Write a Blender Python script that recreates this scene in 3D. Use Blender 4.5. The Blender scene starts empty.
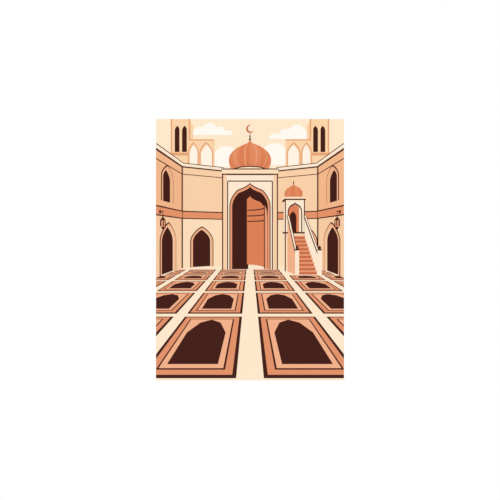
import bpy, bmesh, math
from mathutils import Vector, Matrix
S=bpy.context.scene
COL=S.collection
S.view_settings.view_transform='Standard'
S.view_settings.look='None'
ZOOM=1.0

# ---------------------------------------------------------------- materials
def lin(h):
    h=h.lstrip('#'); out=[]
    for i in (0,2,4):
        c=int(h[i:i+2],16)/255
        out.append(c/12.92 if c<=.04045 else ((c+.055)/1.055)**2.4)
    return out
MATS={}
def mat(name,hexa,em=.92,var=0.01):
    if name in MATS: return MATS[name]
    m=bpy.data.materials.new(name); m.use_nodes=True
    nt=m.node_tree; nt.nodes.clear()
    out=nt.nodes.new('ShaderNodeOutputMaterial')
    p=nt.nodes.new('ShaderNodeBsdfPrincipled')
    c=lin(hexa)
    tc=nt.nodes.new('ShaderNodeTexCoord'); no=nt.nodes.new('ShaderNodeTexNoise')
    no.inputs['Scale'].default_value=1.3
    nt.links.new(tc.outputs['Object'],no.inputs['Vector'])
    mx=nt.nodes.new('ShaderNodeMix'); mx.data_type='RGBA'
    mx.inputs[6].default_value=[v*(1-var) for v in c]+[1]
    mx.inputs[7].default_value=[min(1,v*(1+var)) for v in c]+[1]
    nt.links.new(no.outputs['Fac'],mx.inputs[0])
    dk=nt.nodes.new('ShaderNodeMix'); dk.data_type='RGBA'; dk.blend_type='MULTIPLY'
    dk.inputs[0].default_value=1; dk.inputs[7].default_value=(1-em,)*3+(1,)
    nt.links.new(mx.outputs[2],dk.inputs[6])
    nt.links.new(dk.outputs[2],p.inputs['Base Color'])
    nt.links.new(mx.outputs[2],p.inputs['Emission Color'])
    p.inputs['Emission Strength'].default_value=em  # every surface glows with its own colour, so real shading stays faint
    p.inputs['Roughness'].default_value=1
    p.inputs['Specular IOR Level'].default_value=0
    nt.links.new(p.outputs[0],out.inputs[0])
    MATS[name]=m; return m
SKY=mat('sky_cream','#FDE8CB'); CLOUD=mat('cloud_white','#FFF9F0')
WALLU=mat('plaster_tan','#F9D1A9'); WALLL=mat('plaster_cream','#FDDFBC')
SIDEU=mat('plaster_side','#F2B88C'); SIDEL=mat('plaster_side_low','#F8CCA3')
BAND=mat('terracotta_band','#E5946A'); ORG=mat('terracotta','#DF8359'); ORG2=mat('terracotta_light','#EA9E77')
DOME1=mat('dome_orange','#DC8055'); DOME2=mat('dome_orange_soft','#E18A60')
PEACH=mat('peach','#F2B28A'); PALE=mat('pale_cream','#FEE9D0')
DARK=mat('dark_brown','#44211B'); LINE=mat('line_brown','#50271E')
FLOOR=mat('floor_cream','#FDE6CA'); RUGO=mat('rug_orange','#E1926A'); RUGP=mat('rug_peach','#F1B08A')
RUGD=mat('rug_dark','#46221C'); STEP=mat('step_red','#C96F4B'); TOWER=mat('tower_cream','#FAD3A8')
TAN=mat('tower_tan','#E5A476'); PANE=mat('pane_white','#FFF3E2')

# ---------------------------------------------------------------- helpers
def mkobj(name,me,parent=None,mats=None):
    o=bpy.data.objects.new(name,me); COL.objects.link(o)
    if parent is not None: o.parent=parent
    for m in (mats or []): me.materials.append(m)
    return o
def top(o,label,cat,group=None,kind=None):
    o['label']=label; o['category']=cat
    if group:o['group']=group
    if kind:o['kind']=kind
    return o
def struct(o,label,cat):
    return top(o,label,cat,kind='structure')
def empty(name,loc=(0,0,0)):
    o=bpy.data.objects.new(name,None); COL.objects.link(o); o.location=loc; o.empty_display_size=.1
    return o
class Frame:
    def __init__(s,o,u,n): s.o=Vector(o); s.u=Vector(u).normalized(); s.n=Vector(n).normalized()
    def p(s,u,z,d): return s.o+s.u*u+Vector((0,0,z))+s.n*d
def prism_bm(bm,poly,d0,d1,F,mi=0):
    a=[bm.verts.new(F.p(u,z,d0)) for u,z in poly]; b=[bm.verts.new(F.p(u,z,d1)) for u,z in poly]
    fs=[bm.faces.new(a),bm.faces.new(b)]
    n=len(poly)
    for i in range(n):
        fs.append(bm.faces.new((a[i],a[(i+1)%n],b[(i+1)%n],b[i])))
    for f in fs:f.material_index=mi
def prism(name,poly,d0,d1,F,m,parent=None):
    bm=bmesh.new(); prism_bm(bm,poly,d0,d1,F)
    return finish(bm,name,[m],parent)
def finish(bm,name,mats,parent=None,loc=None):
    bmesh.ops.recalc_face_normals(bm,faces=bm.faces)
    me=bpy.data.meshes.new(name); bm.to_mesh(me); bm.free()
    o=mkobj(name,me,parent,mats)
    if parent is not None:
        o.matrix_parent_inverse=Matrix.Translation(-parent.location)
    return o
def rect(u0,u1,z0,z1): return [(u0,z0),(u1,z0),(u1,z1),(u0,z1)]
def arch(cx,w,z0,zs,zp,kind='point',n=10):
    h=w/2; pts=[(cx-h,z0),(cx+h,z0)]
    def prof(t):
        if kind=='point':
            return math.cos(t*math.pi/2*.97)**.9 if t<1 else 0, t**.95
        x=(1-t**2.2)**.75 if t<.72 else None
        if x is None:
            x0=(1-.72**2.2)**.75; k=(t-.72)/.28; x=x0*(1-k)**1.5
        return x,t
    right=[]
    for i in range(n+1):
        t=i/n; x,z=prof(t); right.append((cx+h*max(x,0),zs+(zp-zs)*z))
    right[-1]=(cx,zp)
    left=[(2*cx-x,z) for x,z in right[:-1]][::-1]
    return pts+right+left
def offset_ring(name,po,pi,d0,d1,F,m,parent=None):
    bm=bmesh.new(); n=len(po)
    A=[[bm.verts.new(F.p(u,z,d)) for u,z in P] for P in (po,pi) for d in (d0,d1)]
    o0,o1,i0,i1=A
    for i in range(1,n):
        j=(i+1)%n
        bm.faces.new((o1[i],o1[j],i1[j],i1[i])); bm.faces.new((o0[i],o0[j],i0[j],i0[i]))
        bm.faces.new((o0[i],o0[j],o1[j],o1[i])); bm.faces.new((i0[i],i0[j],i1[j],i1[i]))
    bm.faces.new((o0[0],o1[0],i1[0],i0[0])); bm.faces.new((o0[1],o1[1],i1[1],i0[1]))
    return finish(bm,name,[m],parent)
def cut(o,cutters,op='DIFFERENCE'):
    for c in cutters:
        md=o.modifiers.new('b','BOOLEAN'); md.operation=op; md.object=c; md.solver='EXACT'
    dg=bpy.context.evaluated_depsgraph_get(); dg.update()
    me=bpy.data.meshes.new_from_object(o.evaluated_get(dg))
    o.modifiers.clear(); o.data=me
    for c in cutters:
        bpy.data.objects.remove(c,do_unlink=True)
def lathe(name,prof,c,m,parent=None,n=32,mats=None,alt=None,smooth=True):
    bm=bmesh.new(); rings=[]
    for r,z in prof:
        rings.append([bm.verts.new((c[0]+r*math.cos(2*math.pi*i/n),c[1]+r*math.sin(2*math.pi*i/n),c[2]+z)) for i in range(n)] if r>1e-5 else [bm.verts.new((c[0],c[1],c[2]+z))])
    for a,b in zip(rings,rings[1:]):
        for i in range(n):
            j=(i+1)%n
            if len(a)>1 and len(b)>1: f=bm.faces.new((a[i],a[j],b[j],b[i]))
            elif len(a)>1: f=bm.faces.new((a[i],a[j],b[0]))
            elif len(b)>1: f=bm.faces.new((a[0],b[j],b[i]))
            else: continue
            f.smooth=smooth
            if alt: f.material_index=alt(i)
    if len(rings[0])>1: bm.faces.new(rings[0][::-1])
    if len(rings[-1])>1: bm.faces.new(rings[-1])
    return finish(bm,name,mats or [m],parent)
def box(name,x0,x1,y0,y1,z0,z1,m,parent=None):
    F=Frame((0,0,0),(1,0,0),(0,1,0))
    return prism(name,rect(x0,x1,z0,z1),y0,y1,F,m,parent)
def crescent(name,c,R,m,parent,t=.04):
    F=Frame(c,(1,0,0),(0,-1,0)); P=[]
    n=18; a0=math.radians(70)
    for i in range(n+1):
        a=a0+(2*math.pi-2*math.radians(35))*i/n*.92; P.append((R*math.cos(a),R*math.sin(a)))
    s=P[0]; e=P[-1]; mx=((s[0]+e[0])/2,(s[1]+e[1])/2)
    cx,cy=mx[0]*.42,mx[1]*.42; r0=math.hypot(s[0]-cx,s[1]-cy)
    aa=math.atan2(s[1]-cy,s[0]-cx); ab=math.atan2(e[1]-cy,e[0]-cx)
    if ab<aa: ab+=2*math.pi
    Q=[(cx+r0*math.cos(ab+(aa-ab)*i/n),cy+r0*math.sin(ab+(aa-ab)*i/n)) for i in range(1,n)]
    return prism(name,P+Q,-t/2,t/2,F,m,parent)
EDGE=.376
def trim_end(o):
    """saw the object off flush with the edge of the paved court"""
    bm=bmesh.new(); bm.from_mesh(o.data)
    for s in (-1,1):
        r=bmesh.ops.bisect_plane(bm,geom=bm.verts[:]+bm.edges[:]+bm.faces[:],plane_co=(0,0,0),plane_no=(s,-EDGE,0),clear_outer=True)
        ed=[e for e in r['geom_cut'] if isinstance(e,bmesh.types.BMEdge)]
        if ed: bmesh.ops.holes_fill(bm,edges=ed,sides=0)
    bm.to_mesh(o.data); bm.free()

# ---------------------------------------------------------------- setting
YB=13.9; W=3.78; HW=5.65; SL=.113
NEAR=3.38
bm=bmesh.new()
vs=[(-EDGE*NEAR,NEAR),(EDGE*NEAR,NEAR),(EDGE*20.3,20.3),(-EDGE*20.3,20.3)]
a=[bm.verts.new((x,y,0)) for x,y in vs]; b=[bm.verts.new((x,y,-.005)) for x,y in vs]
bm.faces.new(a); bm.faces.new(b[::-1])
for i in range(4): bm.faces.new((a[i],a[(i+1)%4],b[(i+1)%4],b[i]))
fl=finish(bm,'floor',[FLOOR]); struct(fl,'smooth cream courtyard floor between prayer rugs','floor')

# the two back wall sections recede from the corners towards the portal
TB=.45
FBL=Frame((-W,YB,0),(1,TB,0),(TB,-1,0)); FBR=Frame((W,YB,0),(-1,TB,0),(-TB,-1,0))
BL=(W-1.6)*math.sqrt(1+TB*TB)
DL=Vector((-SL,-1,0)).normalized(); LEN=3.1
FL=Frame((-W,YB,0),DL,(1,-SL,0)); FR=Frame((W,YB,0),(SL,-1,0),(-1,-SL,0))
BACKS=(FBL,FBR)
Z1,Z2=2.78,3.12
def wall(name,F,u0,u1,arches,umat,lmat,label,t=.3):
    bm=bmesh.new()
    prism_bm(bm,rect(u0,u1,0,HW),-t,0,F)
    o=finish(bm,name,[umat,lmat])
    cs=[prism('cut',p,-.16,.2,F,umat) for p in arches]
    if cs: cut(o,cs)
    bm=bmesh.new(); bm.from_mesh(o.data)
    bmesh.ops.bisect_plane(bm,geom=bm.verts[:]+bm.edges[:]+bm.faces[:],plane_co=(0,0,Z1),plane_no=(0,0,1))
    for f in bm.faces:
        f.material_index=1 if f.calc_center_median().z<Z1 else 0
    bm.to_mesh(o.data); bm.free()
    if F not in BACKS: trim_end(o)
    struct(o,label,'wall'); return o
trimn=[0]
def trim(poly,d0,d1,F,m,label):
    trimn[0]+=1
    o=prism('trim_%d'%trimn[0],poly,d0,d1,F,m); struct(o,label,'trim')
    if F not in BACKS: trim_end(o)
def opening(F,cx,w,z0,zs,zp,kind,name,label,cat):
    p=arch(cx,w,z0,zs,zp,kind)
    g=.1; pout=arch(cx,w+2*g,z0,zs,zp+g*1.2,kind)
    g2=.15; pl=arch(cx,w+2*g2,z0,zs,zp+g2*1.25,kind)
    o=prism(name,arch(cx,w-.01,z0+.002,zs,zp-.01,kind),-.158,-.1,F,DARK); struct(o,label,cat)
    offset_ring('surround',pout,p,.001,.03,F,PEACH,o)
    offset_ring('outline',pl,pout,.001,.022,F,LINE,o)
    return p
P1=opening(FBL,1.12,1.04,.0,1.45,2.14,'point','door_1','dark arched doorway with peach surround in courtyard wall','door')
wall('wall_back_left',FBL,0,BL,[P1],WALLU,WALLL,'two-tone cream plaster wall beside the domed portal')
P1b=opening(FBR,.42,.5,.0,1.45,2.0,'point','door_2','dark arched doorway partly behind the pulpit stairs','door')
wall('wall_back_right',FBR,0,BL,[P1b],WALLU,WALLL,'two-tone cream plaster wall behind the stepped pulpit')
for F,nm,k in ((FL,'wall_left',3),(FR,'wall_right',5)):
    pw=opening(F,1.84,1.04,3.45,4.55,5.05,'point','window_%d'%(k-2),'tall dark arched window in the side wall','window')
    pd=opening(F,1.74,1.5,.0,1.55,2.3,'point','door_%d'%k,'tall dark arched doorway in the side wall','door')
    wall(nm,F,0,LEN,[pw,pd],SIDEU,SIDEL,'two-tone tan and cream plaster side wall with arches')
for F,u0,u1 in ((FBL,0,BL),(FBR,0,BL),(FL,0,LEN),(FR,0,LEN)):
    trim(rect(u0,u1,Z1,Z2),0,.05,F,BAND,'terracotta band running along the wall')
    trim(rect(u0,u1,Z2,Z2+.06),0,.07,F,LINE,'thin brown moulding above the terracotta band')
    trim(rect(u0,u1,Z1-.05,Z1),0,.07,F,LINE,'thin brown moulding under the terracotta band')
    trim(rect(u0,u1,HW,HW+.14),-.3,.1,F,PALE,'pale cornice on top of the wall')
    trim(rect(u0,u1,HW-.06,HW),0,.06,F,LINE,'thin brown line under the cornice')
    trim(rect(u0,u1,HW+.14,HW+.18),-.3,.11,F,LINE,'thin brown cap on top of the cornice')
    trim(rect(u0,u1,HW-.45,HW-.41),0,.015,F,LINE,'thin brown groove below the cornice')
for s in (-1,1):
    x=s*W
    trimn[0]+=1
    o=box('trim_%d'%trimn[0],x-.03-s*.03,x+.03-s*.03,YB-.09,YB-.035,0,HW,LINE); struct(o,'thin brown corner line where walls meet','trim')

# ---------------------------------------------------------------- portal
YP=13.4
FP=Frame((0,YP,0),(1,0,0),(0,-1,0))
por=empty('mihrab_portal',(0,YP,0)); top(por,'tall cream mihrab portal with ogee arch under an orange dome','mihrab')
body=prism('body',rect(-1.44,1.44,0,5.1),-2.4,0,FP,PALE,por)
def nich(g,dz=0,cx=0): return arch(cx,1.92+2*g,0.002,3.3,4.42+dz,'ogee',14)
c=prism('cut',nich(0),-2.1,.3,FP,PALE); cut(body,[c])
body.data.materials.append(DARK)  # inner niche faces turned dark brown as painted shade
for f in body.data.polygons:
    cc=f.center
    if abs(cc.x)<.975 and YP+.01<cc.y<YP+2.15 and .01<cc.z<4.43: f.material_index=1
prism('niche_back',nich(-.005,-.005),-2.098,-2.0,FP,DARK,por)  # back panel coloured dark to stand for shade deep in the niche
def liner(name,pts,z0,z1,m,shape):
    bm=bmesh.new()
    a=[bm.verts.new((x,y,z0)) for x,y in pts]; b=[bm.verts.new((x,y,z1)) for x,y in pts]
    bm.faces.new(a); bm.faces.new(b)
    for i in range(len(pts)): bm.faces.new((a[i],a[(i+1)%len(pts)],b[(i+1)%len(pts)],b[i]))
    o=finish(bm,name,[m],por)
    c=prism('cut',shape,-2.0,-.0,FP,m); cut(o,[c],'INTERSECT'); return o
def arc(cx,cy,rx,ry,a0,a1,n=16): return [(cx+rx*math.cos(math.radians(a0+(a1-a0)*i/n)),cy+ry*math.sin(math.radians(a0+(a1-a0)*i/n))) for i in range(n+1)]
inner=arch(0,1.88,0.004,2.75,4.2,'ogee',14)  # lowered arch leaves a dark rim drawn as shadow under the ogee
CXN=-.12
liner('niche_wall',arc(CXN,YP+.04,1.0,1.85,3,92)+[(CXN-.07,15.38),(1.1,15.38),(1.1,YP+.04)],0,5,ORG,inner)  # orange against the dark half paints this as the lit side
liner('niche_shade',[(-1.1,YP+.02),(-.90,YP+.02),(-.86,15.38),(-1.1,15.38)],0,5,DARK,nich(-.004,-.004))  # dark sheet painted as the shaded left side of the niche
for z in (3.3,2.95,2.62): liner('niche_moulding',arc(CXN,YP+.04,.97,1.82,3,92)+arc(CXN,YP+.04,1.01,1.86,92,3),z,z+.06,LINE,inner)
liner('niche_floor_shade',[(-1.1,YP+.03),(1.1,YP+.03),(1.1,15.38),(-1.1,15.38)],0,.03,DARK,arch(-.52,.84,.003,2,3,'ogee'))  # left floor patch coloured dark to continue the painted shade
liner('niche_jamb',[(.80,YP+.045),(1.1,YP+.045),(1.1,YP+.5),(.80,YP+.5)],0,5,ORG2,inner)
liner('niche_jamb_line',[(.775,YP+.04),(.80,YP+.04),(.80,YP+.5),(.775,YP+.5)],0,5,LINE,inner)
offset_ring('arch_surround',nich(.09,.14),nich(0),.001,.05,FP,ORG2,por)
offset_ring('arch_outline',nich(.14,.21),nich(.09,.14),.001,.04,FP,LINE,por)
for s in (-1,1):
    prism('panel_line',rect(s*1.2-.028,s*1.2+.028,0,4.72),0,.02,FP,LINE,por)
    prism('pilaster',rect(s*1.34-.09,s*1.34+.09,0,5.06),0,.07,FP,WALLU,por)
    prism('pilaster_edge',rect(s*1.46-.03,s*1.46+.03,0,5.1),-.4,.08,FP,LINE,por)
prism('panel_line',rect(-1.2,1.2,4.7,4.755),0,.02,FP,LINE,por)
prism('cornice',rect(-1.5,1.5,5.1,5.32),-2.4,.12,FP,WALLL,por)
prism('cornice_line',rect(-1.5,1.5,5.05,5.1),0,.13,FP,LINE,por)
prism('cornice_cap',rect(-1.52,1.52,5.32,5.37),-2.4,.14,FP,LINE,por)
DC=(0,14.6,5.36)
lathe('drum',[(.98,0),(.98,.1),(.94,.12),(.94,.2)],DC,WALLL,por)
lathe('drum_line',[(.97,.2),(.97,.25)],DC,LINE,por)
pr=[(.95,.25),(1.10,.36),(1.19,.52),(1.235,.70),(1.235,.86),(1.18,1.05),(1.06,1.22),(.89,1.38),(.69,1.52),(.47,1.64),(.28,1.74),(.14,1.83),(.05,1.95),(0,2.02)]
dome=lathe('dome',pr,DC,None,por,n=96,mats=[DOME1,DOME2,ORG2],alt=lambda i:(2 if i%8==4 else (1 if (i//8)%2 else 0)))  # narrow pale gores are highlight strips painted on the dome
lathe('finial',[(.03,1.9),(.03,1.99),(.075,2.05),(.03,2.11),(.03,2.18),(.05,2.23),(.02,2.28),(.015,2.46)],DC,LINE,por,n=12)
crescent('crescent',(0,14.6,DC[2]+2.66),.23,STEP,por)

# ---------------------------------------------------------------- pulpit
mb=empty('minbar',(2.4,12.9,0)); top(mb,'stepped pulpit with small orange domed canopy and red stairs','pulpit')
X0,X1=1.82,2.76; YA,YC=12.75,13.55; PH=2.0; CT=3.63
box('base',X0,X1,YA,YC,0,PH-.08,WALLL,mb); box('platform',X0-.05,X1+.05,YA-.05,YC+.05,PH-.08,PH,LINE,mb)
FM=Frame((0,YA,0),(1,0,0),(0,-1,0)); cxm=(X0+X1)/2
for x in (X0+.06,X1-.06):
    for y in (YA+.06,YC-.06):
        box('post',x-.06,x+.06,y-.06,y+.06,PH,CT,PALE,mb)
for x in (X0-.015,X1+.015): box('post_edge',x-.025,x+.025,YA-.01,YA+.03,0,CT,LINE,mb)
ap=arch(cxm,.64,PH,3.0,3.42,'ogee')
fa=prism('canopy_front',rect(X0,X1,PH,CT),-.08,-.0,FM,PALE,mb)
c=prism('cut',ap,-.3,.3,FM,PEACH); cut(fa,[c])
offset_ring('arch_outline',arch(cxm,.74,PH,3.0,3.51,'ogee'),ap,.001,.02,FM,LINE,mb)
box('canopy_back',X0,X1,YC-.08,YC,PH,CT,ORG,mb)
prism('back_doorway',arch(cxm+.02,.36,PH,2.75,3.12,'ogee'),-.71,-.68,FM,DARK,mb)
box('canopy_cornice',X0-.07,X1+.07,YA-.07,YC+.07,CT,CT+.06,LINE,mb)
box('canopy_roof',X0-.05,X1+.05,YA-.05,YC+.05,CT+.06,CT+.16,WALLL,mb)
MC=(cxm,(YA+YC)/2,CT+.16)
lathe('canopy_dome',[(.38,0),(.45,.08),(.475,.2),(.45,.34),(.36,.47),(.22,.57),(.09,.65),(0,.72)],MC,None,mb,n=48,mats=[DOME1,DOME2],alt=lambda i:(i//4)%2)
lathe('canopy_finial',[(.018,.64),(.018,.76),(.038,.80),(.013,.84),(.013,.93)],MC,LINE,mb,n=10)
N=10; YS=11.75
def sx(y): t=(YA-y)/(YA-YS); return 1.98+.22*t, 2.76+.40*t
for i in range(N):
    y1=YA-(YA-YS)*i/N; y0=YA-(YA-YS)*(i+1)/N; z=PH*(1-(i+1)/(N+1))
    a0,a1=sx((y0+y1)/2)
    box('step',a0,a1,y0,y1,0,z-.06,STEP,mb)
    box('tread',a0,a1,y0-.02,y1,z-.06,z,ORG2,mb)
for side in (0,1):
    xa=sx(YA)[side]; xb=sx(YS-.08)[side]
    o=(-.07,.0) if side==0 else (0,.07)
    def quad(zt,zb,ztb,zbb,m,name,e=0):
        bm=bmesh.new(); V=[]
        for (x,y,za,zc) in ((xa,YA-.0,zt,zb),(xb,YS-.08,ztb,zbb)):
            for dx in (o[0]-e,o[1]+e):
                V.append((bm.verts.new((x+dx,y,za)),bm.verts.new((x+dx,y,zc))))
        A,B,C,D=V
        for f in ((A[0],B[0],D[0],C[0]),(A[1],B[1],D[1],C[1]),(A[0],A[1],C[1],C[0]),(B[0],B[1],D[1],D[0]),(A[0],B[0],B[1],A[1]),(C[0],D[0],D[1],C[1])): bm.faces.new(f)
        return finish(bm,name,[m],mb)
    quad(PH+.78,0.0,.9,0.0,PEACH if side==0 else PALE,'balustrade')
    quad(PH+.84,PH+.78,.96,.9,PALE,'handrail',.0)
    for e0,e1 in ((o[0]-.025,o[0]),(o[1],o[1]+.025)):
        oo=o; o=(e0,e1); quad(PH+.85,PH+.77,.97,.89,LINE,'handrail_edge',0); o=oo
    x=xb+(o[0]+o[1])/2
    box('newel',x-.08,x+.08,YS-.24,YS-.08,0,1.15,PALE,mb)
    lathe('newel_cap',[(.10,0),(.10,.04),(.05,.07),(.07,.13),(.03,.2),(0,.22)],(x,YS-.16,1.15),LINE,mb,n=12)

# ---------------------------------------------------------------- lanterns
def lantern(F,u,label):
    base=F.p(u,2.62,.2); q=.24
    e=empty('wall_lantern',base); top(e,label,'lantern',group='lanterns on the side walls')
    prism('bracket_plate',rect(u-.04,u+.04,2.58+q,2.74+q),.05,.095,F,LINE,e)
    prism('bracket_arm',rect(u-.018,u+.018,2.66+q,2.70+q),.07,.22,F,LINE,e)
    c=(base.x,base.y,q)
    lathe('chain',[(.013,2.45),(.013,2.68)],c,LINE,e,n=8)
    lathe('cap',[(.12,2.28),(.10,2.33),(.03,2.42),(.015,2.47)],c,DARK,e,n=6,smooth=False)
    lathe('glass',[(.06,1.98),(.095,2.08),(.105,2.28)],c,ORG2,e,n=6,smooth=False)
    for i in range(6):
        a=math.pi/3*i
        x=base.x+.105*math.cos(a); y=base.y+.105*math.sin(a)
        box('bar',x-.015,x+.015,y-.015,y+.015,2.02+q,2.3+q,DARK,e)
    lathe('foot',[(0,1.84),(.03,1.9),(.07,1.95),(.08,1.99)],c,DARK,e,n=6,smooth=False)
lantern(FL,2.74,'small hexagonal brown lantern hanging from the wall'); lantern(FR,2.74,'small hexagonal brown lantern hanging from the wall')

# ---------------------------------------------------------------- towers and rear arcade
YT=17.0; k=YT/250
for s in (-1,1):
    xc=s*69.5*k; x0,x1=xc-9*k,xc+9*k; zt=2+113*k
    e=empty('minaret',(xc,YT,0)); top(e,'square cream minaret shaft with narrow dark arched openings','minaret',group='minarets behind the courtyard')
    F=Frame((0,YT,0),(1,0,0),(0,-1,0))
    b=prism('shaft',rect(x0,x1,0,zt),-1.1,0,F,TOWER,e)
    cs=[];w=.36
    for dx in (-.25,.25):
        p=arch(xc+dx,w,2+80*k,2+102*k,2+107*k,'point')
        cs.append(prism('cut',p,-.2,.2,F,TOWER))
        prism('opening',arch(xc+dx,w-.01,2+80*k+.005,2+102*k,2+107*k-.005,'point'),-.198,-.12,F,DARK,e)
    cut(b,cs)
    prism('ledge',rect(x0-.06,x1+.06,2+76.5*k,2+79*k),-1.2,.08,F,TAN,e)
    for xx in (x0,x1): prism('corner_strip',rect(xx-.045,xx+.045,0,zt),-.03,.02,F,TAN,e)
    YA2=16.2; k2=YA2/250; F=Frame((0,YA2,0),(1,0,0),(0,-1,0))
    ua,ub=sorted((s*61*k2,s*36*k2))
    o=prism('arcade_wall',rect(ua,ub,0,2+91.5*k2),-.3,0,F,TOWER)
    top(o,'cream arcade wall with tall pale arched windows behind the courtyard','wall',group='arcades behind the courtyard')
    prism('coping',rect(ua,ub,2+91.5*k2,2+92.5*k2),-.3,.04,F,TAN,o)
    for cx,w in ((s*43.7*k2,11.5*k2),(s*56.6*k2,8.5*k2)):
        p=arch(cx,w,2+58*k2,2+78*k2,2+88*k2,'point')
        c=prism('cut',p,-1,1,F,TOWER); cut(o,[c])
        prism('arch_pane',arch(cx,w-.01,2+58*k2+.005,2+78*k2,2+88*k2-.005,'point'),-.2,-.15,F,PANE,o)
        offset_ring('arch_trim',arch(cx,w+.14,2+58*k2,2+78*k2,2+88*k2+.1,'point'),p,.001,.04,F,TAN,o)
FS=Frame((0,20,0),(1,0,0),(0,-1,0))
o=prism('sky_backdrop',rect(-7.52,7.52,0,11.04),-.2,0,FS,SKY); top(o,'plain pale cream sky behind the minarets','sky',kind='structure')
def cloud(cx,cz,blobs,label):
    xs=[cx+b[0]-b[2] for b in blobs]; xe=[cx+b[0]+b[2] for b in blobs]
    a,bb=min(xs),max(xe); P=[]
    m=60
    for i in range(m+1):
        x=a+(bb-a)*i/m; z=cz
        for bx,bz,r in blobs:
            d=x-cx-bx
            if abs(d)<r: z=max(z,cz+bz+math.sqrt(r*r-d*d))
        P.append((x,z))
    P=[(a+.1,cz-.08),(bb-.1,cz-.08)]+P[::-1]
    o=prism('cloud',P,.0,.1,FS,CLOUD); top(o,label,'cloud',group='clouds in the sky')
K=.08
cloud(-39*K,2+98*K,[(-1.6,-.1,.4),(-.9,.05,.5),(-.1,.25,.6),(.7,.05,.5),(1.4,-.1,.36)],'flat-bottomed white cloud in cream sky')
cloud(43*K,2+94*K,[(-1.5,-.1,.42),(-.6,.1,.6),(.3,.35,.68),(1.15,.05,.55),(1.8,-.1,.34)],'flat-bottomed white cloud in cream sky')
cloud(-25*K,2+66*K,[(-.7,0,.7),(.1,.5,1.05),(1.0,.2,.8)],'puffy white cloud beside the dome')
cloud(26*K,2+68*K,[(-1.0,.2,.8),(-.1,.55,1.1),(.7,0,.75)],'puffy white cloud beside the dome')

# ---------------------------------------------------------------- rugs
def clip(P,nx,ny,c):
    out=[]
    for i in range(len(P)):
        a=P[i]; b=P[(i+1)%len(P)]
        da=nx*a[0]+ny*a[1]-c; db=nx*b[0]+ny*b[1]-c
        if da<=0: out.append(a)
        if (da<0<db) or (db<0<da):
            t=da/(da-db); out.append((a[0]+(b[0]-a[0])*t,a[1]+(b[1]-a[1])*t))
    return out
def area(P): return abs(sum(P[i][0]*P[(i+1)%len(P)][1]-P[(i+1)%len(P)][0]*P[i][1] for i in range(len(P))))/2
def clipall(P,s):
    P=clip(P,s,-EDGE,0)
    if P: P=clip(P,s,SL,W+SL*YB-.08)
    return P
def slab(name,P,z0,z1,m,parent):
    bm=bmesh.new(); a=[bm.verts.new((x,y,z0)) for x,y in P]; b=[bm.verts.new((x,y,z1)) for x,y in P]
    bm.faces.new(a); bm.faces.new(b)
    for i in range(len(P)): bm.faces.new((a[i],a[(i+1)%len(P)],b[(i+1)%len(P)],b[i]))
    bmesh.ops.remove_doubles(bm,verts=bm.verts,dist=1e-5)
    return finish(bm,name,[m],parent)
rows=[(3.42,5.88),(6.12,8.2),(8.45,10.15),(10.38,11.5),(11.68,12.45),(12.6,13.25)]
cols=[(.19,1.53),(1.80,3.14),(3.40,4.74)]
for ri,(y0,y1) in enumerate(rows):
    for ci,(x0,x1) in enumerate(cols):
        for s in (-1,1):
            if s>0 and ci==1 and ri>=4: continue
            R=lambda m:[(s*(x0+m),y0+m*1.1),(s*(x1-m),y0+m*1.1),(s*(x1-m),y1-m*1.1),(s*(x0+m),y1-m*1.1)]
            full=clipall(R(0),s)
            if len(full)<3 or area(full)<.04: continue
            cx=sum(p[0] for p in full)/len(full); cy=sum(p[1] for p in full)/len(full)
            e=empty('prayer_rug',(cx,cy,0))
            top(e,'orange prayer rug with dark border and dark arch-shaped panel','rug',group='prayer rugs on the courtyard floor')
            for nm,m_,z,mt in (('border',0,.010,RUGD),('band',.058,.014,RUGO),('inner_border',.17,.018,RUGD),('field',.20,.022,RUGP)):
                P=clipall(R(m_),s)
                if len(P)>=3 and area(P)>.005: slab(nm,P,0.0 if nm=='border' else z-.004,z,mt,e)
            g=.29; a0,a1=x0+g,x1-g; b0,b1=y0+g*1.12,y1-g*.85; c=(a0+a1)/2; h=(a1-a0)/2; L=b1-b0
            prof=[(1,0),(1,.62),(.58,.90),(0,1)]
            P=[(c+h*u,b0+L*v) for u,v in prof]+[(c-h*u,b0+L*v) for u,v in prof[:-1][::-1]]
            P=clipall([(s*x,y) for x,y in P],s)
            if len(P)>=3 and area(P)>.01: slab('arch_panel',P,.022,.026,RUGD,e)

# ---------------------------------------------------------------- light + camera
w=bpy.data.worlds.new('World'); S.world=w; w.use_nodes=True
w.node_tree.nodes['Background'].inputs[0].default_value=(1,1,1,1)
w.node_tree.nodes['Background'].inputs[1].default_value=1.0
l=bpy.data.lights.new('sun','SUN'); l.energy=.8; l.angle=.1; lo=bpy.data.objects.new('sun',l); COL.objects.link(lo)
lo.rotation_euler=(math.radians(40),math.radians(-20),0)
cam=bpy.data.cameras.new('camera'); co=bpy.data.objects.new('camera',cam); COL.objects.link(co)
co.location=(0,0,2); co.rotation_euler=(math.pi/2,0,0)
cam.lens=18*ZOOM; cam.sensor_width=36; cam.shift_y=-.036*ZOOM
S.camera=co
